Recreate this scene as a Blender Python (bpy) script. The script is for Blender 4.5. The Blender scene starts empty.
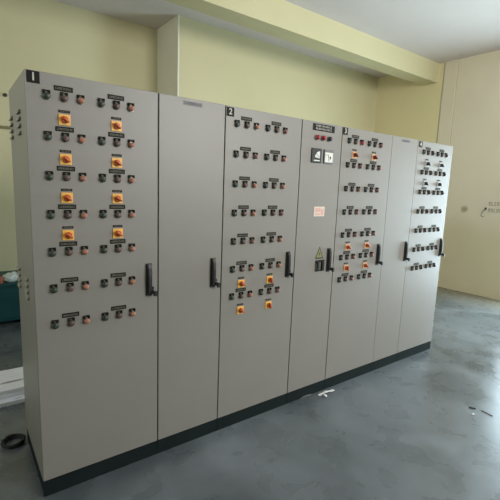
import bpy, bmesh, math, random
from mathutils import Matrix, Vector
random.seed(7)
S = bpy.context.scene
C = S.collection

# ------------------------------------------------------------------ materials
def srgb(r, g, b):
    def f(c):
        c /= 255.0
        return c / 12.92 if c <= 0.04045 else ((c + 0.055) / 1.055) ** 2.4
    return (f(r), f(g), f(b), 1)

def mat(name, col, rough=0.5, metal=0.0, var=0.0, scale=8.0, bump=0.0, bscale=60.0, spec=0.5, detail=4.0):
    m = bpy.data.materials.new(name); m.use_nodes = True
    nt = m.node_tree; b = nt.nodes['Principled BSDF']
    b.inputs['Roughness'].default_value = rough
    b.inputs['Metallic'].default_value = metal
    b.inputs['Specular IOR Level'].default_value = spec
    tc = nt.nodes.new('ShaderNodeTexCoord')
    n = nt.nodes.new('ShaderNodeTexNoise'); n.inputs['Scale'].default_value = scale
    n.inputs['Detail'].default_value = detail
    nt.links.new(tc.outputs['Object'], n.inputs['Vector'])
    r = nt.nodes.new('ShaderNodeValToRGB')
    r.color_ramp.elements[0].position = 0.3; r.color_ramp.elements[1].position = 0.7
    r.color_ramp.elements[0].color = tuple(c * (1 - var) for c in col[:3]) + (1,)
    r.color_ramp.elements[1].color = tuple(min(1, c * (1 + var)) for c in col[:3]) + (1,)
    nt.links.new(n.outputs['Fac'], r.inputs['Fac'])
    nt.links.new(r.outputs['Color'], b.inputs['Base Color'])
    if bump:
        n2 = nt.nodes.new('ShaderNodeTexNoise'); n2.inputs['Scale'].default_value = bscale
        nt.links.new(tc.outputs['Object'], n2.inputs['Vector'])
        bp = nt.nodes.new('ShaderNodeBump'); bp.inputs['Strength'].default_value = bump
        bp.inputs['Distance'].default_value = 0.01
        nt.links.new(n2.outputs['Fac'], bp.inputs['Height'])
        nt.links.new(bp.outputs['Normal'], b.inputs['Normal'])
    return m

M = {}
M['enamel'] = mat('grey_enamel', srgb(136, 134, 128), 0.42, var=0.03, scale=1.6, bump=0.03, bscale=180)
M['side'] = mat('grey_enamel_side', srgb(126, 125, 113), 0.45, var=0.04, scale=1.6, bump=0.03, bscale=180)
M['plinth'] = mat('black_plinth_paint', srgb(24, 33, 34), 0.75, var=0.15, scale=6, spec=0.15)
M['gasket'] = mat('dark_gasket', srgb(45, 45, 45), 0.8)
M['black'] = mat('black_plastic', srgb(32, 34, 34), 0.4, var=0.05)
M['plate'] = mat('black_engraved_plate', srgb(24, 24, 18), 0.6, var=0.1, scale=60, spec=0.2)
M['white'] = mat('white_engraving', srgb(190, 188, 178), 0.5)
M['dim'] = mat('worn_white_engraving', srgb(120, 118, 106), 0.6)
M['greyplate'] = mat('grey_nameplate', srgb(112, 112, 114), 0.5, var=0.08, scale=80)
M['darkgrey'] = mat('dark_grey_print', srgb(70, 70, 74), 0.5)
M['yellow'] = mat('yellow_switch_plate', srgb(240, 184, 84), 0.4, var=0.05, scale=40)
M['pale_orange'] = mat('pale_orange_switch_plate', srgb(214, 162, 116), 0.4, var=0.05, scale=40)
M['pale_plate'] = mat('light_grey_switch_plate', srgb(160, 164, 164), 0.4, var=0.05, scale=40)
M['red'] = mat('orange_red_knob', srgb(190, 84, 30), 0.35, var=0.1, scale=60)
M['darkred'] = mat('dark_red_knob', srgb(130, 52, 36), 0.35)
M['darkknob'] = mat('dark_knob', srgb(56, 56, 58), 0.35)
M['chrome'] = mat('button_bezel_metal', srgb(150, 148, 142), 0.3, 0.8)
M['bezel'] = mat('dark_button_bezel', srgb(84, 84, 76), 0.4, 0.3)
M['lensdim'] = mat('dull_red_lamp_lens', srgb(132, 92, 86), 0.4)
M['green'] = mat('green_button_cap', srgb(44, 58, 48), 0.4)
M['maroon'] = mat('maroon_button_cap', srgb(92, 70, 64), 0.4)
M['lens'] = mat('red_lamp_lens', srgb(164, 112, 90), 0.4)
M['lensred'] = mat('bright_red_lamp_lens', srgb(160, 44, 54), 0.35)
M['lensdark'] = mat('dark_lamp_lens', srgb(48, 44, 58), 0.25)
M['face'] = mat('meter_face', srgb(225, 228, 222), 0.3)
M['sticker'] = mat('sticker_paper', srgb(216, 200, 186), 0.6)
M['stickred'] = mat('sticker_red_print', srgb(212, 168, 152), 0.6)
M['warn'] = mat('warning_yellow', srgb(132, 134, 92), 0.5)
M['steel'] = mat('lock_steel', srgb(150, 152, 150), 0.3, 0.9)
M['wall'] = None
M['teal'] = mat('teal_paint', srgb(14, 66, 66), 0.5, var=0.15, scale=5, bump=0.05)
M['tealdark'] = mat('dark_rubber', srgb(25, 30, 30), 0.7)
M['bag'] = mat('pale_plastic', srgb(205, 215, 208), 0.4, var=0.1, scale=20, bump=0.5, bscale=30)
M['canred'] = mat('rust_red_tin', srgb(170, 80, 50), 0.5, var=0.1)
M['litter'] = mat('white_paper_scrap', srgb(235, 235, 232), 0.6)
M['cable'] = mat('black_cable_rubber', srgb(24, 24, 26), 0.5)
M['chip'] = mat('dark_chip', srgb(30, 28, 28), 0.6)
M['wood'] = mat('wood_splinter', srgb(120, 112, 104), 0.7, var=0.1)
M['frame'] = mat('brown_frame_paint', srgb(96, 84, 70), 0.5)
M['lettering'] = mat('blue_grey_stencil_paint', srgb(162, 158, 138), 0.7)
M['conduit'] = mat('conduit_paint', srgb(124, 120, 82), 0.6)

def wall_mat(name, ca, cb, stain=None, dado=None):
    """ painted plaster: yellow distemper with uneven patches """
    m = bpy.data.materials.new(name); m.use_nodes = True
    nt = m.node_tree; b = nt.nodes['Principled BSDF']; L = nt.links.new
    b.inputs['Roughness'].default_value = 0.75
    tc = nt.nodes.new('ShaderNodeTexCoord')
    n = nt.nodes.new('ShaderNodeTexNoise'); n.inputs['Scale'].default_value = 0.7; n.inputs['Detail'].default_value = 5
    L(tc.outputs['Object'], n.inputs['Vector'])
    r = nt.nodes.new('ShaderNodeValToRGB')
    r.color_ramp.elements[0].position = 0.3; r.color_ramp.elements[1].position = 0.7
    r.color_ramp.elements[0].color = ca; r.color_ramp.elements[1].color = cb
    L(n.outputs['Fac'], r.inputs['Fac'])
    out = r.outputs['Color']
    if stain:
        for (sx, sy, sz), rad, sc in stain:
            d = nt.nodes.new('ShaderNodeVectorMath'); d.operation = 'DISTANCE'
            nz = nt.nodes.new('ShaderNodeTexNoise'); nz.inputs['Scale'].default_value = 12
            L(tc.outputs['Object'], nz.inputs['Vector'])
            ad = nt.nodes.new('ShaderNodeVectorMath'); ad.operation = 'MULTIPLY_ADD'
            ad.inputs[1].default_value = (0.08,) * 3
            L(nz.outputs['Color'], ad.inputs[0]); L(tc.outputs['Object'], ad.inputs[2])
            L(ad.outputs[0], d.inputs[0]); d.inputs[1].default_value = (sx + .04, sy + .04, sz + .04)
            mr = nt.nodes.new('ShaderNodeMapRange'); mr.inputs['From Min'].default_value = rad * 0.3
            mr.inputs['From Max'].default_value = rad
            mr.inputs['To Min'].default_value = 0.75; mr.inputs['To Max'].default_value = 0
            L(d.outputs['Value'], mr.inputs['Value'])
            mx = nt.nodes.new('ShaderNodeMix'); mx.data_type = 'RGBA'
            L(mr.outputs['Result'], mx.inputs['Factor']); L(out, mx.inputs['A']); mx.inputs['B'].default_value = sc
            out = mx.outputs['Result']
    if dado:
        # older, yellower coat on the lower part of the wall with a wavering brushed edge
        sz = nt.nodes.new('ShaderNodeSeparateXYZ'); L(tc.outputs['Object'], sz.inputs[0])
        ma = nt.nodes.new('ShaderNodeMath'); ma.operation = 'MULTIPLY_ADD'; ma.inputs[1].default_value = 0.35
        L(n.outputs['Fac'], ma.inputs[0]); L(sz.outputs['Z'], ma.inputs[2])
        mr = nt.nodes.new('ShaderNodeMapRange'); mr.inputs['From Min'].default_value = dado + 0.05; mr.inputs['From Max'].default_value = dado + 0.4
        mr.inputs['To Min'].default_value = 1; mr.inputs['To Max'].default_value = 0
        L(ma.outputs[0], mr.inputs['Value'])
        mx = nt.nodes.new('ShaderNodeMix'); mx.data_type = 'RGBA'; mx.blend_type = 'MULTIPLY'
        L(mr.outputs['Result'], mx.inputs['Factor']); L(out, mx.inputs['A']); mx.inputs['B'].default_value = (0.88, 0.86, 0.76, 1)
        out = mx.outputs['Result']
    L(out, b.inputs['Base Color'])
    n2 = nt.nodes.new('ShaderNodeTexNoise'); n2.inputs['Scale'].default_value = 25
    L(tc.outputs['Object'], n2.inputs['Vector'])
    bp = nt.nodes.new('ShaderNodeBump'); bp.inputs['Strength'].default_value = 0.12; bp.inputs['Distance'].default_value = 0.01
    L(n2.outputs['Fac'], bp.inputs['Height']); L(bp.outputs['Normal'], b.inputs['Normal'])
    return m

WY = 0.5
M['wall'] = wall_mat('yellow_distemper', srgb(191, 185, 146), srgb(199, 193, 155))
M['endwall'] = wall_mat('yellow_distemper_end', srgb(211, 202, 177), srgb(219, 211, 188),
                        stain=[((7.155, 1.25, 1.45), 0.075, srgb(135, 125, 90))], dado=1.15)
M['alcove'] = wall_mat('yellow_distemper_alcove', srgb(216, 206, 160), srgb(224, 214, 170))
M['joint'] = mat('grimy_joint', srgb(192, 184, 154), 0.8, var=0.12, scale=3)
M['step'] = wall_mat('bare_plaster', srgb(222, 220, 198), srgb(228, 226, 206))
M['ceil'] = wall_mat('pale_ceiling_wash', srgb(205, 198, 196), srgb(214, 208, 204))

def floor_mat():
    m = bpy.data.materials.new('trowelled_concrete'); m.use_nodes = True
    nt = m.node_tree; b = nt.nodes['Principled BSDF']; L = nt.links.new
    tc = nt.nodes.new('ShaderNodeTexCoord')
    def noise(s, d, dist=0.0):
        n = nt.nodes.new('ShaderNodeTexNoise'); n.inputs['Scale'].default_value = s
        n.inputs['Detail'].default_value = d; n.inputs['Distortion'].default_value = dist
        L(tc.outputs['Object'], n.inputs['Vector']); return n
    n1 = noise(1.1, 6, 0.8); n2 = noise(4.5, 8, 0.4)
    r1 = nt.nodes.new('ShaderNodeValToRGB'); e = r1.color_ramp.elements
    e[0].position = 0.32; e[0].color = srgb(72, 79, 81); e[1].position = 0.68; e[1].color = srgb(114, 121, 125)
    L(n1.outputs['Fac'], r1.inputs['Fac'])
    r2 = nt.nodes.new('ShaderNodeValToRGB'); e = r2.color_ramp.elements
    e[0].position = 0.22; e[0].color = (0.78, 0.78, 0.78, 1); e[1].position = 0.8; e[1].color = (1.12, 1.12, 1.12, 1)
    L(n2.outputs['Fac'], r2.inputs['Fac'])
    mx = nt.nodes.new('ShaderNodeMix'); mx.data_type = 'RGBA'; mx.blend_type = 'MULTIPLY'; mx.inputs['Factor'].default_value = 0.8
    L(r1.outputs['Color'], mx.inputs['A']); L(r2.outputs['Color'], mx.inputs['B'])
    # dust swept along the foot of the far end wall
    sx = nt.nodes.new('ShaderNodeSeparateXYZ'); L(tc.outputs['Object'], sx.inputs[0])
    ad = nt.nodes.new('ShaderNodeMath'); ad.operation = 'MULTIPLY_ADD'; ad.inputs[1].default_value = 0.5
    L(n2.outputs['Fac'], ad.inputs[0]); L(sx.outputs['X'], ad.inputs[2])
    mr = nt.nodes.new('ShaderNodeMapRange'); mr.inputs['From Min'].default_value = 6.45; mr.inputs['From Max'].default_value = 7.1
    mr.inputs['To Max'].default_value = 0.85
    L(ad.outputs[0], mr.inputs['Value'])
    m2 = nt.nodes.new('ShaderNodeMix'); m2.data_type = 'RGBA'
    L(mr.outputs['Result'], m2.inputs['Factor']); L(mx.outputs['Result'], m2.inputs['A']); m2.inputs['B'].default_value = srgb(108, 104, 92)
    L(m2.outputs['Result'], b.inputs['Base Color'])
    r3 = nt.nodes.new('ShaderNodeMapRange'); r3.inputs['To Min'].default_value = 0.16; r3.inputs['To Max'].default_value = 0.42; b.inputs['Specular IOR Level'].default_value = 0.75
    L(n2.outputs['Fac'], r3.inputs['Value']); L(r3.outputs['Result'], b.inputs['Roughness'])
    bp = nt.nodes.new('ShaderNodeBump'); bp.inputs['Strength'].default_value = 0.08; bp.inputs['Distance'].default_value = 0.01
    L(n2.outputs['Fac'], bp.inputs['Height']); L(bp.outputs['Normal'], b.inputs['Normal'])
    return m
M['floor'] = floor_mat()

def slab_mat():
    """ white sheets with long brown dirt streaks """
    m = bpy.data.materials.new('soiled_white_board'); m.use_nodes = True
    nt = m.node_tree; b = nt.nodes['Principled BSDF']; L = nt.links.new
    tc = nt.nodes.new('ShaderNodeTexCoord'); mp = nt.nodes.new('ShaderNodeMapping')
    mp.inputs['Scale'].default_value = (1.2, 9, 9)
    L(tc.outputs['Object'], mp.inputs['Vector'])
    n = nt.nodes.new('ShaderNodeTexNoise'); n.inputs['Scale'].default_value = 2.5; n.inputs['Detail'].default_value = 6
    L(mp.outputs[0], n.inputs['Vector'])
    r = nt.nodes.new('ShaderNodeValToRGB'); e = r.color_ramp.elements
    e[0].position = 0.30; e[0].color = srgb(110, 92, 88); e[1].position = 0.40; e[1].color = srgb(236, 240, 246)
    L(n.outputs['Fac'], r.inputs['Fac']); L(r.outputs['Color'], b.inputs['Base Color'])
    b.inputs['Roughness'].default_value = 0.6
    return m
M['slab'] = slab_mat()

# ------------------------------------------------------------------ mesh helpers
def box(bm, x0, x1, y0, y1, z0, z1, bev=0.0, seg=2, mi=0):
    r = bmesh.ops.create_cube(bm, size=1)
    vs = r['verts']
    for v in vs:
        v.co = Vector(((x0 + x1) / 2 + v.co.x * (x1 - x0), (y0 + y1) / 2 + v.co.y * (y1 - y0), (z0 + z1) / 2 + v.co.z * (z1 - z0)))
    fs = set(f for v in vs for f in v.link_faces)
    for f in fs: f.material_index = mi
    if bev:
        es = list(set(e for v in vs for e in v.link_edges))
        q = bmesh.ops.bevel(bm, geom=es, offset=bev, segments=seg, affect='EDGES', profile=0.5, material=mi)

def cyl_y(bm, x, z, r, y0, y1, n=20, r2=None, mi=0):
    """ solid disc/cone along Y; y0 is the front (more negative) """
    r2 = r if r2 is None else r2
    a = [bm.verts.new((x + r2 * math.cos(t * 2 * math.pi / n), y0, z + r2 * math.sin(t * 2 * math.pi / n))) for t in range(n)]
    b = [bm.verts.new((x + r * math.cos(t * 2 * math.pi / n), y1, z + r * math.sin(t * 2 * math.pi / n))) for t in range(n)]
    fs = [bm.faces.new(a), bm.faces.new(b[::-1])]
    for i in range(n):
        fs.append(bm.faces.new((a[i], b[i], b[(i + 1) % n], a[(i + 1) % n])))
    for f in fs: f.material_index = mi

def lathe_y(bm, prof, x=0, z=0, n=20, mi=0):
    """ prof: list of (radius, y) from front to back """
    rings = []
    for r, y in prof:
        rings.append([bm.verts.new((x + r * math.cos(t * 2 * math.pi / n), y, z + r * math.sin(t * 2 * math.pi / n))) for t in range(n)])
    for a, b in zip(rings, rings[1:]):
        for i in range(n):
            f = bm.faces.new((a[i], b[i], b[(i + 1) % n], a[(i + 1) % n])); f.material_index = mi
    f = bm.faces.new(rings[0]); f.material_index = mi
    f = bm.faces.new(rings[-1][::-1]); f.material_index = mi

def tube(bm, pts, r, n=8, mi=0, closed=False):
    pts = [Vector(p) for p in pts]; rings = []
    N = len(pts)
    for i, p in enumerate(pts):
        d = (pts[(i + 1) % N] - pts[i - 1]) if closed else (pts[min(i + 1, N - 1)] - pts[max(i - 1, 0)])
        d.normalize()
        u = d.cross(Vector((0, 0, 1)));
        if u.length < 1e-3: u = d.cross(Vector((0, 1, 0)))
        u.normalize(); w = d.cross(u)
        rings.append([bm.verts.new(p + r * (math.cos(t * 2 * math.pi / n) * u + math.sin(t * 2 * math.pi / n) * w)) for t in range(n)])
    prs = list(zip(rings, rings[1:])) + ([(rings[-1], rings[0])] if closed else [])
    for a, b in prs:
        for i in range(n):
            f = bm.faces.new((a[i], a[(i + 1) % n], b[(i + 1) % n], b[i])); f.material_index = mi
    if not closed:
        bm.faces.new(rings[0][::-1]); bm.faces.new(rings[-1])

def mesh(name, bm, mats, smooth=False):
    bmesh.ops.recalc_face_normals(bm, faces=bm.faces[:])
    me = bpy.data.meshes.new(name); bm.to_mesh(me); bm.free()
    for m in (mats if isinstance(mats, (list, tuple)) else [mats]): me.materials.append(M[m])
    if smooth:
        for p in me.polygons: p.use_smooth = True
        try: me.set_sharp_from_angle(angle=math.radians(40))
        except Exception: pass
    return me

def link(name, me, parent=None, loc=(0, 0, 0), label=None):
    o = bpy.data.objects.new(name, me); C.objects.link(o)
    o.location = loc
    if parent is not None: o.parent = parent
    if label: o['label'] = label
    return o

def obj(name, bm, mats, parent=None, loc=(0, 0, 0), label=None, smooth=False):
    return link(name, mesh(name, bm, mats, smooth), parent, loc, label)

def tag(o, label, cat, group=None):
    o['label'] = label; o['category'] = cat
    if group: o['group'] = group
    return o

def thing(name, label, cat, loc, group=None, rz=0):
    o = bpy.data.objects.new(name, None); C.objects.link(o); o.location = loc; o.rotation_euler = (0, 0, rz)
    return tag(o, label, cat, group)

def struct(name, bm, m, parent=None):
    o = obj(name, bm, m, parent); o['kind'] = 'structure'
    return o

B = bmesh.new

# ------------------------------------------------------------------ the room
XE, YB, YR, ZC = 7.155, 3.27, 3.97, 3.99      # end wall, back wall, recessed bay, ceiling
XL, YF = -3.2, -5.0
T = 0.23
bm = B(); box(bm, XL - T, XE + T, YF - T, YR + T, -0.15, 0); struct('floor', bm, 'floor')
bm = B(); box(bm, XL - T, XE + T, YF - T, YR + T, ZC, ZC + 0.15); struct('ceiling', bm, 'ceil')
# back wall: the left bay is set back, the return face shows beside it
bm = B()
box(bm, 2.68, XE + T, YB, YR + T, 0, ZC)
box(bm, XL - T, 2.68, YR, YR + T, 0, ZC)
struct('wall_back', bm, 'wall')
# the return of the step: side-face shading put into its colour as pale grey
bm = B(); box(bm, 2.665, 2.685, YB - 0.004, YR, 0, ZC); struct('trim_1', bm, 'step')
# end wall with a wide doorway towards the yard, right of the picture
def wall_x(bm, x0, x1, ya, yb, holes):
    """ wall normal to X with rectangular holes (y0,y1,z0,z1), sorted by y """
    y = ya
    for (h0, h1, z0, z1) in holes:
        box(bm, x0, x1, y, h0, 0, ZC)
        if z0 > 0: box(bm, x0, x1, h0, h1, 0, z0)
        if z1 < ZC: box(bm, x0, x1, h0, h1, z1, ZC)
        y = h1
    box(bm, x0, x1, y, yb, 0, ZC)
def wall_y(bm, y0, y1, xa, xb, holes):
    x = xa
    for (h0, h1, z0, z1) in holes:
        box(bm, x, h0, y0, y1, 0, ZC)
        if z0 > 0: box(bm, h0, h1, y0, y1, 0, z0)
        if z1 < ZC: box(bm, h0, h1, y0, y1, z1, ZC)
        x = h1
    box(bm, x, xb, y0, y1, 0, ZC)
DOOR = (-1.45, 0.3, 0, 2.5)
WIN = [(0.4, 2.0, 2.2, 3.6), (2.4, 5.4, 2.0, 3.7)]
bm = B(); wall_x(bm, XE, XE + T, YF, 1.8, [DOOR]); struct('wall_right', bm, 'endwall')
bm = B(); box(bm, XE, XE + T, 1.8, YB, 0, ZC); struct('wall_right_alcove', bm, 'alcove')
bm = B(); wall_x(bm, XL - T, XL, YF, YR, [(-1.1, 1.6, 1.8, 3.5)]); struct('wall_left', bm, 'wall')  # opening added in the unseen left wall to brighten left-facing sides
bm = B(); wall_y(bm, YF - T, YF, XL - T, XE + T, WIN); struct('wall_front', bm, 'wall')
# window frames and bars, door frame
for k, (a, b_, c, d) in enumerate(WIN):
    bm = B()
    for (x0, x1, z0, z1) in ((a, a + .05, c, d), (b_ - .05, b_, c, d), (a, b_, c, c + .05), (a, b_, d - .05, d), ((a + b_) / 2 - .025, (a + b_) / 2 + .025, c, d)):
        box(bm, x0, x1, YF - 0.12, YF - 0.07, z0, z1)
    for i in range(1, 8):
        z = c + (d - c) * i / 8
        box(bm, a, b_, YF - 0.1, YF - 0.09, z - .006, z + .006)
    struct('window_%d' % (k + 1), bm, 'frame')
bm = B()
for (y0, y1, z0, z1) in ((-1.1, -1.05, 1.8, 3.5), (1.55, 1.6, 1.8, 3.5), (-1.05, 1.55, 1.8, 1.85), (-1.05, 1.55, 3.45, 3.5), (0.22, 0.27, 1.85, 3.45)):
    box(bm, XL - 0.12, XL - 0.07, y0, y1, z0, z1)
struct('window_3', bm, 'frame')  # frame of the added left window
bm = B()
box(bm, XE + .02, XE + .1, DOOR[0], DOOR[0] + .06, 0, DOOR[3]); box(bm, XE + .02, XE + .1, DOOR[1] - .06, DOOR[1], 0, DOOR[3])
box(bm, XE + .02, XE + .1, DOOR[0] + .06, DOOR[1] - .06, DOOR[3] - .06, DOOR[3])
struct('door_1', bm, 'frame')
# downstand beam below the slab, running into the end wall over the flat column
bm = B(); box(bm, XL, XE, 1.98, 2.27, 3.665, ZC); struct('ceiling_beam', bm, 'wall')
bm = B(); box(bm, XE - 0.014, XE, 1.64, 1.86, 0, ZC)
for y in (1.625, 1.86): box(bm, XE - 0.002, XE, y, y + 0.03, 0, ZC, mi=1)     # soft edge shade painted as darker strips either side
struct('wall_column', bm, ['endwall', 'joint'])

# wall lettering, faint stencil, two short rows (illegible in the photo)
bm = B()
def glyph_rows(bm, axis, u0, v0, du, h, n, rows, gap, place, t=0.15):
    for r in range(rows):
        for i in range(n):
            u = u0 + i * du; v = v0 - r * (h + gap)
            k = random.randint(0, 3)
            place(bm, u, u + du * t * 1.6, v, v + h)
            if k != 1: place(bm, u, u + du * .65, v + h * .8, v + h)
            if k in (0, 2): place(bm, u + du * .45, u + du * .65, v, v + h)
            if k in (1, 3): place(bm, u, u + du * .65, v, v + h * .2)
pl = lambda bm, u0, u1, v0, v1: box(bm, XE - 0.002, XE, -u1, -u0, v0, v1)
glyph_rows(bm, 'y', -0.86, 1.535, 0.043, 0.06, 6, 2, 0.05, pl)
o = obj('stencil_lettering', bm, 'lettering', bpy.data.objects['wall_right'])
o['label'] = 'faint grey stencilled lettering'; o['kind'] = 'structure'

# ------------------------------------------------------------------ cabinets
H, PZ, DEP = 2.175, 0.09, 0.62
XS = [0.3007, 0.9454, 1.3831, 2.0285, 2.4566, 3.1057, 3.5042, 4.1423]
ROW = [2.106 - 0.1865 * i for i in range(7)]

# shared meshes of the small fittings (origin at the fitting, on the door skin y = 0)
def m_button(cap):
    bm = B()
    lathe_y(bm, [(0.0145, -0.013), (0.0165, -0.011), (0.0165, 0.0)], n=20, mi=0)          # bezel
    lathe_y(bm, [(0.0095, -0.024), (0.0125, -0.022), (0.0125, -0.010)], n=20, mi=1)        # cap
    return mesh('push_button', bm, ['bezel', cap], True)
def m_lamp(cap):
    bm = B()
    lathe_y(bm, [(0.0155, -0.010), (0.0165, -0.008), (0.0165, 0.0)], n=20, mi=0)
    lathe_y(bm, [(0.004, -0.028), (0.010, -0.0255), (0.0138, -0.019), (0.0142, -0.009)], n=20, mi=1)
    return mesh('indicator_lamp', bm, ['chrome', cap], True)
def m_legend():
    bm = B()
    box(bm, -0.0165, 0.0165, -0.003, 0, 0.0135, 0.0285, 0.0008, 1)
    for sx in (-0.0155, 0.0075): box(bm, sx, sx + 0.008, -0.013, -0.0028, 0.012, 0.0275, 0.0008, 1)
    box(bm, -0.005, 0.005, -0.0034, -0.0029, 0.018, 0.0215, mi=1)
    return mesh('legend_plate', bm, ['plate', 'dim'])
def m_strip(w, h, n, seed):
    random.seed(seed)
    bm = B(); box(bm, -w / 2, w / 2, -0.0025, 0, -h / 2, h / 2, 0.0006, 1)
    p = lambda bm, u0, u1, v0, v1: box(bm, u0, u1, -0.0029, -0.0024, v0, v1, mi=1)
    du = (w - 0.012) / n
    glyph_rows(bm, 'x', -w / 2 + 0.007, -h * 0.22, du, h * 0.44, n, 1, 0, p)
    return mesh('name_strip', bm, ['plate', 'dim'])
def m_swplate(m):
    bm = B(); box(bm, -0.027, 0.027, -0.006, 0, -0.026, 0.026, 0.002, 2)
    cyl_y(bm, 0, 0, 0.020, -0.009, -0.005, 28)
    return mesh('rotary_switch', bm, m)
def m_knob(m, ang):
    bm = B()
    lathe_y(bm, [(0.0145, -0.020), (0.016, -0.018), (0.0172, -0.0085)], n=24)
    b2 = B(); box(b2, -0.0055, 0.0055, -0.036, -0.018, -0.019, 0.019, 0.002, 2)
    bmesh.ops.rotate(b2, verts=b2.verts, cent=(0, 0, 0), matrix=Matrix.Rotation(ang, 3, 'Y'))
    tmp = bpy.data.meshes.new('t'); b2.to_mesh(tmp); b2.free(); bm.from_mesh(tmp); bpy.data.meshes.remove(tmp)
    return mesh('switch_knob', bm, m, True)
BTN = {k: m_button(k) for k in ('green', 'maroon', 'darkknob')}
LMP = {k: m_lamp(k) for k in ('lens', 'lensred', 'lensdark', 'lensdim')}
LEG = m_legend()
STR = [m_strip(0.084, 0.023, 11, s) for s in range(4)]
SST = [m_strip(0.052, 0.012, 8, s + 9) for s in range(3)]
SWP = {k: m_swplate(k) for k in ('yellow', 'pale_orange', 'pale_plate')}
# grips point to the lower right, as in the photo; a few stand more upright
KNB = {(m, a): m_knob(m, math.radians(a)) for m in ('red', 'darkred', 'darkknob') for a in (-52, -12)}

def fitting(cab, x, z, me, name, label, with_leg=True):
    o = link(name, me, cab, (x, 0, z), label)
    if with_leg: link('legend_plate', LEG, o)
    return o
def motor_group(cab, x, z, amber, seed):
    link('name_strip', STR[seed % 4], cab, (x, 0, z + 0.004))
    fitting(cab, x - 0.075, z - 0.04, BTN['green'], 'push_button', 'dark green push button')
    fitting(cab, x + 0.002, z - 0.04, BTN['maroon'], 'push_button', 'maroon push button')
    fitting(cab, x + 0.077, z - 0.04, LMP[amber], 'indicator_lamp', {'lens': 'pale red indicator lamp', 'lensred': 'bright red indicator lamp', 'lensdark': 'dark indicator lamp', 'lensdim': 'dull red indicator lamp'}[amber])
def switch(cab, x, z, plate, knob, ang, seed):
    o = link('rotary_switch', SWP[plate], cab, (x, 0, z), {'yellow': 'yellow switch plate with orange-red rotary knob', 'pale_orange': 'pale orange switch plate with red rotary knob', 'pale_plate': 'light grey switch plate with dark rotary knob'}[plate])
    link('switch_knob', KNB[(knob, ang)], o)
    link('switch_label', SST[seed % 3], o, (0, 0, 0.039))
    return o
def number_plate(cab, x, z, ch):
    bm = B(); box(bm, -0.027, 0.027, -0.003, 0, -0.0265, 0.0265, 0.0008, 1)
    p = obj('number_plate', bm, 'plate', cab, (x, 0, z), 'black plate with white number ' + ch)
    cu = bpy.data.curves.new('digit', 'FONT'); cu.body = ch; cu.size = 0.05; cu.extrude = 0.0006; cu.offset = 0.0009
    cu.align_x = 'CENTER'; cu.align_y = 'CENTER'
    t = bpy.data.objects.new('digit', cu); C.objects.link(t)
    bpy.context.view_layer.update()
    me = bpy.data.meshes.new_from_object(t.evaluated_get(bpy.context.evaluated_depsgraph_get()))
    C.objects.unlink(t); bpy.data.objects.remove(t)
    me.transform(Matrix.Rotation(math.radians(90), 4, 'X'))
    me.materials.clear(); me.materials.append(M['white'])
    link('number', me, p, (0, -0.0034, 0), 'white figure ' + ch)

def m_handle():
    bm = B()
    # escutcheon
    box(bm, -0.018, 0.018, -0.010, 0, -0.095, 0.095, 0.003, 2)
    # grip arches off the plate, thicker at top
    prof = [(0.090, 0.012, 0.014), (0.07, 0.020, 0.0135), (0.02, 0.024, 0.0125), (-0.03, 0.024, 0.0125), (-0.07, 0.019, 0.012), (-0.086, 0.012, 0.011)]
    rings = []
    for z, y, w in prof:
        rings.append([bm.verts.new(c) for c in ((-w, -0.006, z), (w, -0.006, z), (w, -y, z), (w * .6, -y - 0.005, z), (-w * .6, -y - 0.005, z), (-w, -y, z))])
    for a, b in zip(rings, rings[1:]):
        for i in range(6): bm.faces.new((a[i], a[(i + 1) % 6], b[(i + 1) % 6], b[i]))
    bm.faces.new(rings[0]); bm.faces.new(rings[-1])
    return mesh('door_handle', bm, 'black')
def m_lock():
    bm = B()
    cyl_y(bm, 0, 0, 0.012, -0.034, 0, 16, mi=0)
    box(bm, -0.004, 0.016, -0.044, -0.030, -0.020, 0.010, 0.0015, 1, mi=0)
    box(bm, -0.006, 0.010, -0.012, 0.0, 0.014, 0.03, 0.0015, 1, mi=0)
    return mesh('lock_cam', bm, 'black')
def m_key():
    bm = B(); box(bm, -0.002, 0.002, -0.052, -0.03, -0.012, 0.006, mi=0); return mesh('key', bm, 'steel')
HAN, LOCK, KEY = m_handle(), m_lock(), m_key()

def louvres(cab, zs, w=0.62):
    for z0 in zs:
        for yc in (0.235, 0.535):
            for i in range(4):
                z = z0 - i * 0.0345
                bm = B()
                # pressed hood: quarter-round bulge, open underneath
                n = 8
                for (ya, yb) in ((yc - 0.045, yc + 0.045),):
                    A = []; Bv = []
                    for k in range(n + 1):
                        t = k / n * math.pi / 2
                        x = -0.011 * math.sin(t); zz = z + 0.012 - 0.018 * (1 - math.cos(t))
                        A.append(bm.verts.new((x, ya, zz))); Bv.append(bm.verts.new((x, yb, zz)))
                    c0 = bm.verts.new((0, ya, z - 0.002)); c1 = bm.verts.new((0, yb, z - 0.002))
                    for k in range(n):
                        bm.faces.new((A[k], A[k + 1], Bv[k + 1], Bv[k]))
                    bm.faces.new(A + [c0]); bm.faces.new(Bv + [c1])
                    f = bm.faces.new((A[-1], Bv[-1], c1, c0)); f.material_index = 1
                bmesh.ops.recalc_face_normals(bm, faces=bm.faces[:])
                obj('vent_louvre', bm, ['side', 'gasket'], cab)

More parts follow.
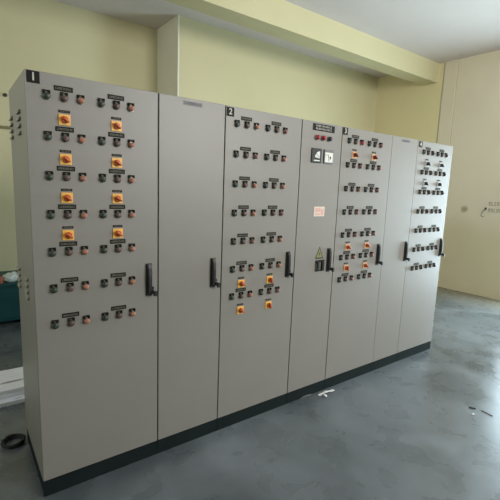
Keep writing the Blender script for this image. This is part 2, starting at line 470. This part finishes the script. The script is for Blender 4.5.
CG = 'control cabinets bolted side by side in the long row'
LAB = [
 'grey cabinet numbered 1 at the near left end, with eight yellow rotary switches',
 'plain narrow grey cabinet with a blank door between cabinets 1 and 2',
 'grey cabinet numbered 2 with four yellow rotary switches low on its door',
 'narrow grey cabinet with two square meters, a pale sticker and a warning triangle',
 'grey cabinet numbered 3 with orange rotary switches near the top and bottom of its door',
 'plain narrow grey cabinet with a blank door just left of the farthest cabinet',
 'grey cabinet numbered 4 at the far right end, its rotary switches light grey',
]
cabs = []
for i in range(7):
    x0, x1 = XS[i], XS[i + 1]; w = x1 - x0
    c = thing('control_cabinet', LAB[i], 'cabinet', (x0, 0, 0), CG); cabs.append(c)
    g = 0.0006
    bm = B(); box(bm, g, w - g, 0.022, DEP, PZ, H, 0.002, 1)
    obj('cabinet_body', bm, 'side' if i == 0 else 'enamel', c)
    bm = B(); box(bm, 0.003 + g, w - g - 0.003, 0.0225, DEP - 0.01, 0, PZ)
    # flanged front rail of the plinth
    box(bm, g, w - g, 0.004, 0.0225, 0, PZ - 0.004, 0.0012, 1)
    obj('plinth', bm, 'plinth', c, label='black plinth')
    ga = 0.0035 if i < 5 else 0.0014
    la = 0.001 if i == 0 else ga
    bm = B(); box(bm, la, w - (0.0035 if i < 4 else 0.0014), 0.0, 0.019, PZ + 0.004, H - 0.003, 0.0025, 3)
    d = obj('door', bm, 'enamel', c, smooth=False)
    bm = B(); box(bm, 0.001, w - 0.001, 0.0185, 0.0225, PZ + 0.01, H - 0.01)
    obj('door_gasket', bm, 'gasket', d, label='dark rubber gasket')
    xh = [0.888, 1.317, 1.956, 2.392, 3.033, 3.462, 4.104][i] - x0
    h = link('door_handle', HAN, d, (xh, 0, 1.133), 'black lever handle')
    lk = link('lock', LOCK, d, (xh + 0.019, 0, 1.060), 'black lock with key tab')

# fittings
c1, c2, c3, c4, c5, c6, c7 = cabs
for k, cx in enumerate((0.462, 0.712)):
    x = cx - XS[0]
    for r in range(7): motor_group(c1, x, ROW[r], 'lens', r + k)
    for r in (1, 2, 3, 4): switch(c1, x, ROW[r] + 0.048, 'yellow', 'red', -52, r)
for k, cx in enumerate((1.543, 1.791)):
    x = cx - XS[2]
    for r in range(7): motor_group(c3, x, ROW[r], 'lensdim' if (r + k) % 3 == 1 else 'lens', r + k + 1)
    for r in (6, 7): switch(c3, x, 2.106 - 0.1865 * r + 0.048, 'yellow', 'red', -12 if k else -52, r)
for k, cx in enumerate((2.613, 2.862)):
    x = cx - XS[4]
    for r in range(7): motor_group(c5, x, ROW[r], 'lensred' if (r == 0 and k == 0) else 'lensdim', r + k)
    switch(c5, x, ROW[1] + 0.048, 'pale_orange', 'darkred', -52, 1)
    switch(c5, x, ROW[5] + 0.05, 'pale_orange', 'red', -52 if k == 0 else -52, 1)
    switch(c5, x, ROW[6] + 0.06, 'pale_orange', 'red', -12 if k == 0 else -52, 2)
for k, cx in enumerate((3.681, 3.932)):
    x = cx - XS[6]
    for r in range(7): motor_group(c7, x, ROW[r], 'lensdark', r + k)
    for r in (1, 2): switch(c7, x, ROW[r] + 0.048, 'pale_plate', 'darkknob', -52, r)
number_plate(c1, 0.334 - XS[0], 2.142, '1'); number_plate(c3, 1.418 - XS[2], 2.137, '2')
number_plate(c5, 2.489 - XS[4], 2.139, '3'); number_plate(c7, 3.547 - XS[6], 2.137, '4')
for c, cx in ((c2, 1.158 - XS[1]), (c6, 3.307 - XS[5])):
    random.seed(3); bm = B(); box(bm, -0.062, 0.062, -0.0015, 0, -0.012, 0.012, 0.0004, 1)
    glyph_rows(bm, 'x', -0.054, -0.006, 0.009, 0.012, 12, 1, 0, lambda bm, u0, u1, v0, v1: box(bm, u0, u1, -0.002, -0.0014, v0, v1, mi=1))
    obj('nameplate', bm, ['greyplate', 'darkgrey'], c, (cx, 0, 2.144), 'small grey printed nameplate')
louvres(c1, (2.008, 1.150))

# cabinet 4: lamps, meters, sticker, warning sign, latch block
X3 = XS[3]
random.seed(5); bm = B(); box(bm, -0.115, 0.115, -0.003, 0, -0.024, 0.024, 0.0008, 1)
glyph_rows(bm, 'x', -0.085, 0.004, 0.0142, 0.014, 12, 2, 0.006, lambda bm, u0, u1, v0, v1: box(bm, u0, u1, -0.0036, -0.0028, v0, v1, mi=1))
obj('nameplate', bm, ['plate', 'white'], c4, (2.25 - X3, 0, 2.134), 'wide black nameplate with two lines of white lettering')
for cx, m, nm in ((2.178, 'lensred', 'red indicator lamp'), (2.240, 'lensred', 'red indicator lamp'), (2.307, 'lensdark', 'dark indicator lamp')):
    o = link('indicator_lamp', LMP[m], c4, (cx - X3, 0, 2.061), nm); o.scale = (1.2, 1.2, 1.2)
def meter(cx, white):
    bm = B(); box(bm, -0.05, 0.05, -0.012, 0, -0.052, 0.052, 0.003, 2, mi=0)
    if not white:
        # curved dial scale: pale fan on a dark face
        vs = [bm.verts.new((0.030, -0.0128, -0.020))]
        for k in range(9):
            a = math.radians(92 + k * 10)
            vs.append(bm.verts.new((0.030 + 0.052 * math.cos(a), -0.0128, -0.020 + 0.052 * math.sin(a))))
        f = bm.faces.new(vs); f.material_index = 1
        r = bmesh.ops.extrude_face_region(bm, geom=[f])
        bmesh.ops.translate(bm, verts=[v for v in r['geom'] if isinstance(v, bmesh.types.BMVert)], vec=(0, 0.0016, 0))
        box(bm, -0.03, 0.03, -0.0135, -0.011, -0.040, -0.032, mi=1)
    else:
        box(bm, -0.042, 0.042, -0.0135, -0.0115, -0.042, 0.03, 0.001, 1, mi=1)
        box(bm, -0.034, -0.022, -0.0145, -0.0130, 0.008, 0.014, mi=2)
    o = obj('panel_meter', bm, ['black' if not white else 'greyplate', 'face', 'red'], c4, (cx - X3, 0, 1.931),
            'square meter with dark face and pale dial' if not white else 'square meter with white face')
    bm = B()
    if not white:
        b2 = bm; tube(b2, [(0.026, -0.0145, -0.014), (-0.018, -0.0145, 0.020)], 0.0012, 6)
    else:
        tube(bm, [(0.0, -0.0148, -0.034), (-0.012, -0.0148, 0.016)], 0.0014, 6); box(bm, 0.008, 0.02, -0.0148, -0.0134, -0.018, 0.002)
    obj('pointer', bm, 'black' if white else 'darkgrey', o)
meter(2.183, False); meter(2.311, True)
bm = B(); box(bm, -0.057, 0.057, -0.001, 0, -0.037, 0.037); box(bm, -0.045, 0.012, -0.0014, -0.0009, -0.004, 0.026, mi=1); box(bm, 0.016, 0.046, -0.0014, -0.0009, -0.028, 0.02, mi=1)
box(bm, -0.045, 0.008, -0.0014, -0.0009, -0.026, -0.014, mi=1)
obj('paper_sticker', bm, ['sticker', 'stickred'], c4, (2.256 - X3, 0, 1.519), 'cream sticker with faint red print')
def tri(bm, s, y0, y1, cz, mi):
    p = [(-s, cz - s * 0.95), (s, cz - s * 0.95), (0, cz + s * 1.25)]
    a = [bm.verts.new((x, y0, z)) for x, z in p]; b = [bm.verts.new((x, y1, z)) for x, z in p]
    for f in (bm.faces.new(a), bm.faces.new(b[::-1])): f.material_index = mi
    for i in range(3):
        f = bm.faces.new((a[i], b[i], b[(i + 1) % 3], a[(i + 1) % 3])); f.material_index = mi
bm = B(); tri(bm, 0.044, -0.001, 0, 0, 0); tri(bm, 0.034, -0.0015, -0.0009, -0.001, 1)
# lightning bolt
bp_ = [(0.006, 0.018), (-0.010, -0.008), (-0.001, -0.006), (-0.006, -0.026), (0.010, -0.001), (0.001, -0.002)]
a = [bm.verts.new((x, -0.0020, z)) for x, z in bp_]; f = bm.faces.new(a); f.material_index = 0
obj('warning_sign', bm, ['black', 'warn'], c4, (2.288 - X3, 0, 1.192), 'yellow triangle sign with black bolt')
bm = B(); box(bm, -0.05, 0.05, -0.004, 0, -0.045, 0.045, 0.001, 1)
for s in (-1, 1):
    box(bm, s * 0.026 - 0.012, s * 0.026 + 0.012, -0.018, -0.003, -0.036, 0.034, 0.003, 2)
box(bm, -0.006, 0.006, -0.0046, -0.0038, -0.03, 0.03, mi=1); box(bm, -0.045, -0.038, -0.0046, -0.0038, -0.03, 0.02, mi=1)
obj('latch_block', bm, ['black', 'dim'], c4, (2.298 - X3, 0, 1.094), 'black latch block beside the handle')

# ------------------------------------------------------------------ behind the left end
# teal machine cabinet
t = thing('machine_cabinet', 'low teal painted machine cabinet against the yellow wall, behind the long row', 'machine', (0.0, 3.04, 0))
bm = B(); box(bm, -0.7, 0.75, 0, 0.72, 0.05, 0.47, 0.008, 2); obj('body', bm, 'teal', t)
bm = B(); box(bm, -0.72, 0.77, -0.015, 0.735, 0.47, 0.495, 0.004, 2); obj('top', bm, 'teal', t)
bm = B(); box(bm, -0.30, 0.70, -0.012, 0.0, 0.09, 0.43, 0.004, 2); obj('door_panel', bm, 'teal', t)
bm = B(); tube(bm, [(-0.24, -0.012, 0.22), (-0.24, -0.045, 0.225), (-0.24, -0.045, 0.315), (-0.24, -0.012, 0.32)], 0.007, 8); obj('handle', bm, 'steel', t)
for sx in (-0.64, 0.69):
    for sy in (0.05, 0.67):
        bm = B(); box(bm, sx - .03, sx + .03, sy - .03, sy + .03, 0, 0.05); obj('foot', bm, 'tealdark', t)
# pale crumpled bag on it
bm = B()
bmesh.ops.create_icosphere(bm, subdivisions=4, radius=1)
random.seed(11)
from mathutils import noise as mn
for v in bm.verts:
    d = 1 + 0.22 * mn.noise(v.co * 2.3) + 0.07 * mn.noise(v.co * 7)
    v.co = Vector((v.co.x * 0.085 * d, v.co.y * 0.08 * d, max(v.co.z, -0.75) * 0.055 * d * (1.25 if v.co.x > 0.2 and v.co.z > 0 else 1)))
mz = min(v.co.z for v in bm.verts)
for v in bm.verts: v.co.z -= mz
o = obj('plastic_bag', bm, 'bag', None, (0.50, 3.14, 0.495), smooth=True)
tag(o, 'pale crumpled plastic bag lying on the teal machine cabinet', 'bag')
t = thing('tin_can', 'small rust-red tin standing beside the pale bag on the teal cabinet', 'tin', (0.385, 3.10, 0.495))
bm = B(); n = 20
def cyl_z(bm, r, z0, z1, n=20, mi=0):
    a = [bm.verts.new((r * math.cos(k * 2 * math.pi / n), r * math.sin(k * 2 * math.pi / n), z0)) for k in range(n)]
    b = [bm.verts.new((r * math.cos(k * 2 * math.pi / n), r * math.sin(k * 2 * math.pi / n), z1)) for k in range(n)]
    bm.faces.new(a[::-1]); bm.faces.new(b)
    for k in range(n): bm.faces.new((a[k], a[(k + 1) % n], b[(k + 1) % n], b[k]))
cyl_z(bm, 0.03, 0, 0.07); obj('body', bm, 'canred', t)
bm = B(); cyl_z(bm, 0.031, 0.07, 0.076); obj('lid', bm, 'canred', t)

# white soiled boards on the floor behind cabinet 1
def board(x0, x1, y0, y1, z0, z1, label, rz=0):
    bm = B(); box(bm, x0, x1, y0, y1, 0, z1 - z0, 0.004, 2)
    bmesh.ops.subdivide_edges(bm, edges=[e for e in bm.edges if e.calc_length() > .5], cuts=10)
    for v in bm.verts:
        v.co.y += 0.012 * mn.noise(Vector((v.co.x * 5, z0 * 40, v.co.y)))
    o = obj('board', bm, 'slab', None, (0, 0, z0)); o.rotation_euler = (0, 0, rz)
    tag(o, label, 'board', 'white boards stacked on the floor'); return o
board(-0.7, 0.75, 1.11, 1.54, 0.0, 0.035, 'bottom white board of the small stack on the floor behind cabinet 1')
board(-0.66, 0.72, 1.16, 1.55, 0.035, 0.065, 'middle soiled white board of the stack on the floor behind cabinet 1')
board(-0.68, 0.70, 1.175, 1.56, 0.065, 0.10, 'top dirt-streaked white board of the stack on the floor behind cabinet 1')

# coil of black cable by the back corner of cabinet 1
bm = B()
for k in range(2):
    r = 0.055 + 0.006 * (k % 2); z = 0.009 + 0.014 * k
    tube(bm, [(r * math.cos(a * math.pi / 12) + .004 * math.sin(3 * a), r * math.sin(a * math.pi / 12), z + 0.002 * math.sin(a + k)) for a in range(24)], 0.0085, 8, closed=True)
o = obj('cable_coil', bm, 'cable', None, (0.225, 0.60, 0)); tag(o, 'coil of black cable on the floor at the foot of cabinet 1', 'cable')

# wall conduit and small junction box on the left bay
bm = B(); tube(bm, [(-1.5, YR - 0.0195, 2.30), (2.6, YR - 0.0195, 2.33)], 0.019, 10)
o = obj('conduit_pipe', bm, 'conduit'); tag(o, 'thin painted conduit running level along the yellow wall at the left', 'pipe')
t = thing('wall_bracket', 'small dark round bracket on the yellow wall above the conduit', 'bracket', (0.625, YR, 2.715))
bm = B(); cyl_y(bm, 0, 0, 0.024, -0.012, 0, 20); obj('base_plate', bm, 'darkgrey', t)
bm = B(); lathe_y(bm, [(0.008, -0.045), (0.016, -0.04), (0.018, -0.02), (0.012, -0.012)]); obj('knob', bm, 'black', t, smooth=True)

# hook on the end wall
t = thing('wall_hook', 'small dark bent hook on the yellow end wall beside the stencilled lettering', 'hook', (XE, 0.93, 1.40))
bm = B(); tube(bm, [(-0.004, -0.03, 0.08), (-0.03, -0.018, 0.05), (-0.035, 0.012, 0.0), (-0.03, 0.02, -0.04), (-0.03, -0.01, -0.055), (-0.04, -0.03, -0.05)], 0.0045, 8)
obj('bent_rod', bm, 'chip', t, smooth=True)
bm = B(); box(bm, -0.006, 0, -0.045, -0.015, 0.06, 0.1, 0.001, 1); obj('base_plate', bm, 'darkgrey', t)

# ------------------------------------------------------------------ litter on the floor
def at(bm, pts, w, t_, z0=0.0):
    pass
t = thing('paper_scrap', 'white torn paper strip lying on the floor before the narrow meter cabinet', 'paper', (2.43, -0.05, 0), rz=math.radians(-6))
bm = B()
L_ = 0.085
rows = []
for k in range(9):
    u = -L_ + 2 * L_ * k / 8
    z = 0.004 + 0.012 * math.sin(k / 8 * math.pi) ** 2 + (0.006 if k > 6 else 0)
    w = 0.010 + 0.003 * math.sin(k * 2.1)
    rows.append([bm.verts.new((u, -w, z)), bm.verts.new((u, w, z)), bm.verts.new((u, w, z - 0.003)), bm.verts.new((u, -w, z - 0.003))])
for a, b in zip(rows, rows[1:]):
    for i in range(4): bm.faces.new((a[i], a[(i + 1) % 4], b[(i + 1) % 4], b[i]))
bm.faces.new(rows[0]); bm.faces.new(rows[-1])
obj('strip', bm, 'litter', t)
bm = B(); bmesh.ops.create_icosphere(bm, subdivisions=2, radius=1)
for v in bm.verts: v.co = Vector((v.co.x * .013 - .045, v.co.y * .022 - .035, (v.co.z + 1) * .008 + 0.0))
obj('torn_end', bm, 'litter', t)
bm = B(); tube(bm, [(2.30, 0.0, 0.004), (2.22, 0.004, 0.008), (2.17, -0.005, 0.004)], 0.003, 6)
o = obj('wire_offcut', bm, 'steel'); tag(o, 'short bright wire offcut on the floor left of the paper strip', 'wire')
bm = B()
a = [(-0.035, -0.004), (-0.01, 0.012), (0.03, 0.01), (0.038, -0.006), (0.0, -0.014)]
lo = [bm.verts.new((x, y, 0)) for x, y in a]; hi = [bm.verts.new((x * .8, y * .8, 0.012)) for x, y in a]
bm.faces.new(lo[::-1]); bm.faces.new(hi)
for i in range(5): bm.faces.new((lo[i], lo[(i + 1) % 5], hi[(i + 1) % 5], hi[i]))
o = obj('dark_chip', bm, 'chip', None, (3.256, -0.853, 0)); o.rotation_euler = (0, 0, -1.0); o.scale = (0.75, 0.75, 0.7)
tag(o, 'small dark chip lying on open floor at the lower right', 'debris')
bm = B(); tube(bm, [(3.28, -0.91, 0.003), (3.27, -1.0, 0.003)], 0.003, 6)
o = obj('wood_splinter', bm, 'wood'); tag(o, 'thin grey splinter on the floor just right of the dark chip', 'debris')
bm = B(); bmesh.ops.create_icosphere(bm, subdivisions=2, radius=1)
for v in bm.verts: v.co = Vector((v.co.x * .014, v.co.y * .008, (v.co.z + 1) * .004))
o = obj('plaster_crumb', bm, 'litter', None, (3.16, -0.905, 0)); tag(o, 'pale plaster crumb on the floor below the dark chip', 'debris')

# ------------------------------------------------------------------ light
def area(name, loc, rot, sx, sy, power, col):
    l = bpy.data.lights.new(name, 'AREA'); l.shape = 'RECTANGLE'; l.size = sx; l.size_y = sy; l.energy = power; l.color = col
    o = bpy.data.objects.new(name, l); C.objects.link(o); o.location = loc; o.rotation_euler = rot
    return o
R90 = math.pi / 2
# daylight entering through the doorway in the end wall and the two windows of the front wall
area('doorway_daylight', (XE + 0.12, (DOOR[0] + DOOR[1]) / 2, 1.25), (0, R90, 0), 2.4, 1.65, 245, (0.70, 0.90, 1.0))
area('window_daylight', (1.2, YF - 0.05, 2.9), (R90, 0, 0), 1.5, 1.3, 14, (1.0, 0.97, 0.93))
area('window_daylight', (3.9, YF - 0.05, 2.85), (R90, 0, 0), 2.9, 1.6, 160, (1.0, 0.98, 0.96)).data.spread = math.radians(135)
area('window_daylight', (XL - 0.05, 0.25, 2.65), (0, -R90, 0), 1.6, 2.6, 46, (0.96, 0.98, 1.0)).data.spread = math.radians(120)  # added fill for left-facing faces, set in the added left window
w = bpy.data.worlds.new('sky'); S.world = w; w.use_nodes = True
nt = w.node_tree
sky = nt.nodes.new('ShaderNodeTexSky'); sky.sky_type = 'HOSEK_WILKIE'
nt.links.new(sky.outputs[0], nt.nodes['Background'].inputs['Color'])
nt.nodes['Background'].inputs['Strength'].default_value = 0.6

# ------------------------------------------------------------------ camera (focal length and pose solved from the cabinet row)
cam = bpy.data.cameras.new('camera'); co = bpy.data.objects.new('camera', cam); C.objects.link(co)
cam.sensor_fit = 'HORIZONTAL'; cam.sensor_width = 36; cam.lens = 36 * 400.467 / 500
Rm = [[0.804, -0.594, 0.038], [-0.061, -0.146, -0.987], [0.592, 0.791, -0.154]]
a_, b_, c_ = -0.6419, 0.1547, 0.0384
ca, sa, cb, sb, cc, sc = math.cos(a_), math.sin(a_), math.cos(b_), math.sin(b_), math.cos(c_), math.sin(c_)
Bm = Matrix(((1, 0, 0), (0, 0, -1), (0, 1, 0)))
Rz = Matrix(((ca, sa, 0), (-sa, ca, 0), (0, 0, 1)))
Rx = Matrix(((1, 0, 0), (0, cb, -sb), (0, sb, cb)))
Rr = Matrix(((cc, -sc, 0), (sc, cc, 0), (0, 0, 1)))
Rcv = Rr @ Rx @ Bm @ Rz                       # world -> camera (x right, y down, z forward)
Rbl = Matrix(((1, 0, 0), (0, -1, 0), (0, 0, -1))) @ Rcv
mw = Rbl.transposed().to_4x4(); mw.translation = Vector((0, -2.1534, 1.6798))
co.matrix_world = mw
cam.clip_start = 0.02
S.camera = co
S.view_settings.view_transform = 'Standard'; S.view_settings.look = 'None'
S.view_settings.gamma = 1; S.view_settings.use_curve_mapping = False
S.view_settings.exposure = 0.0
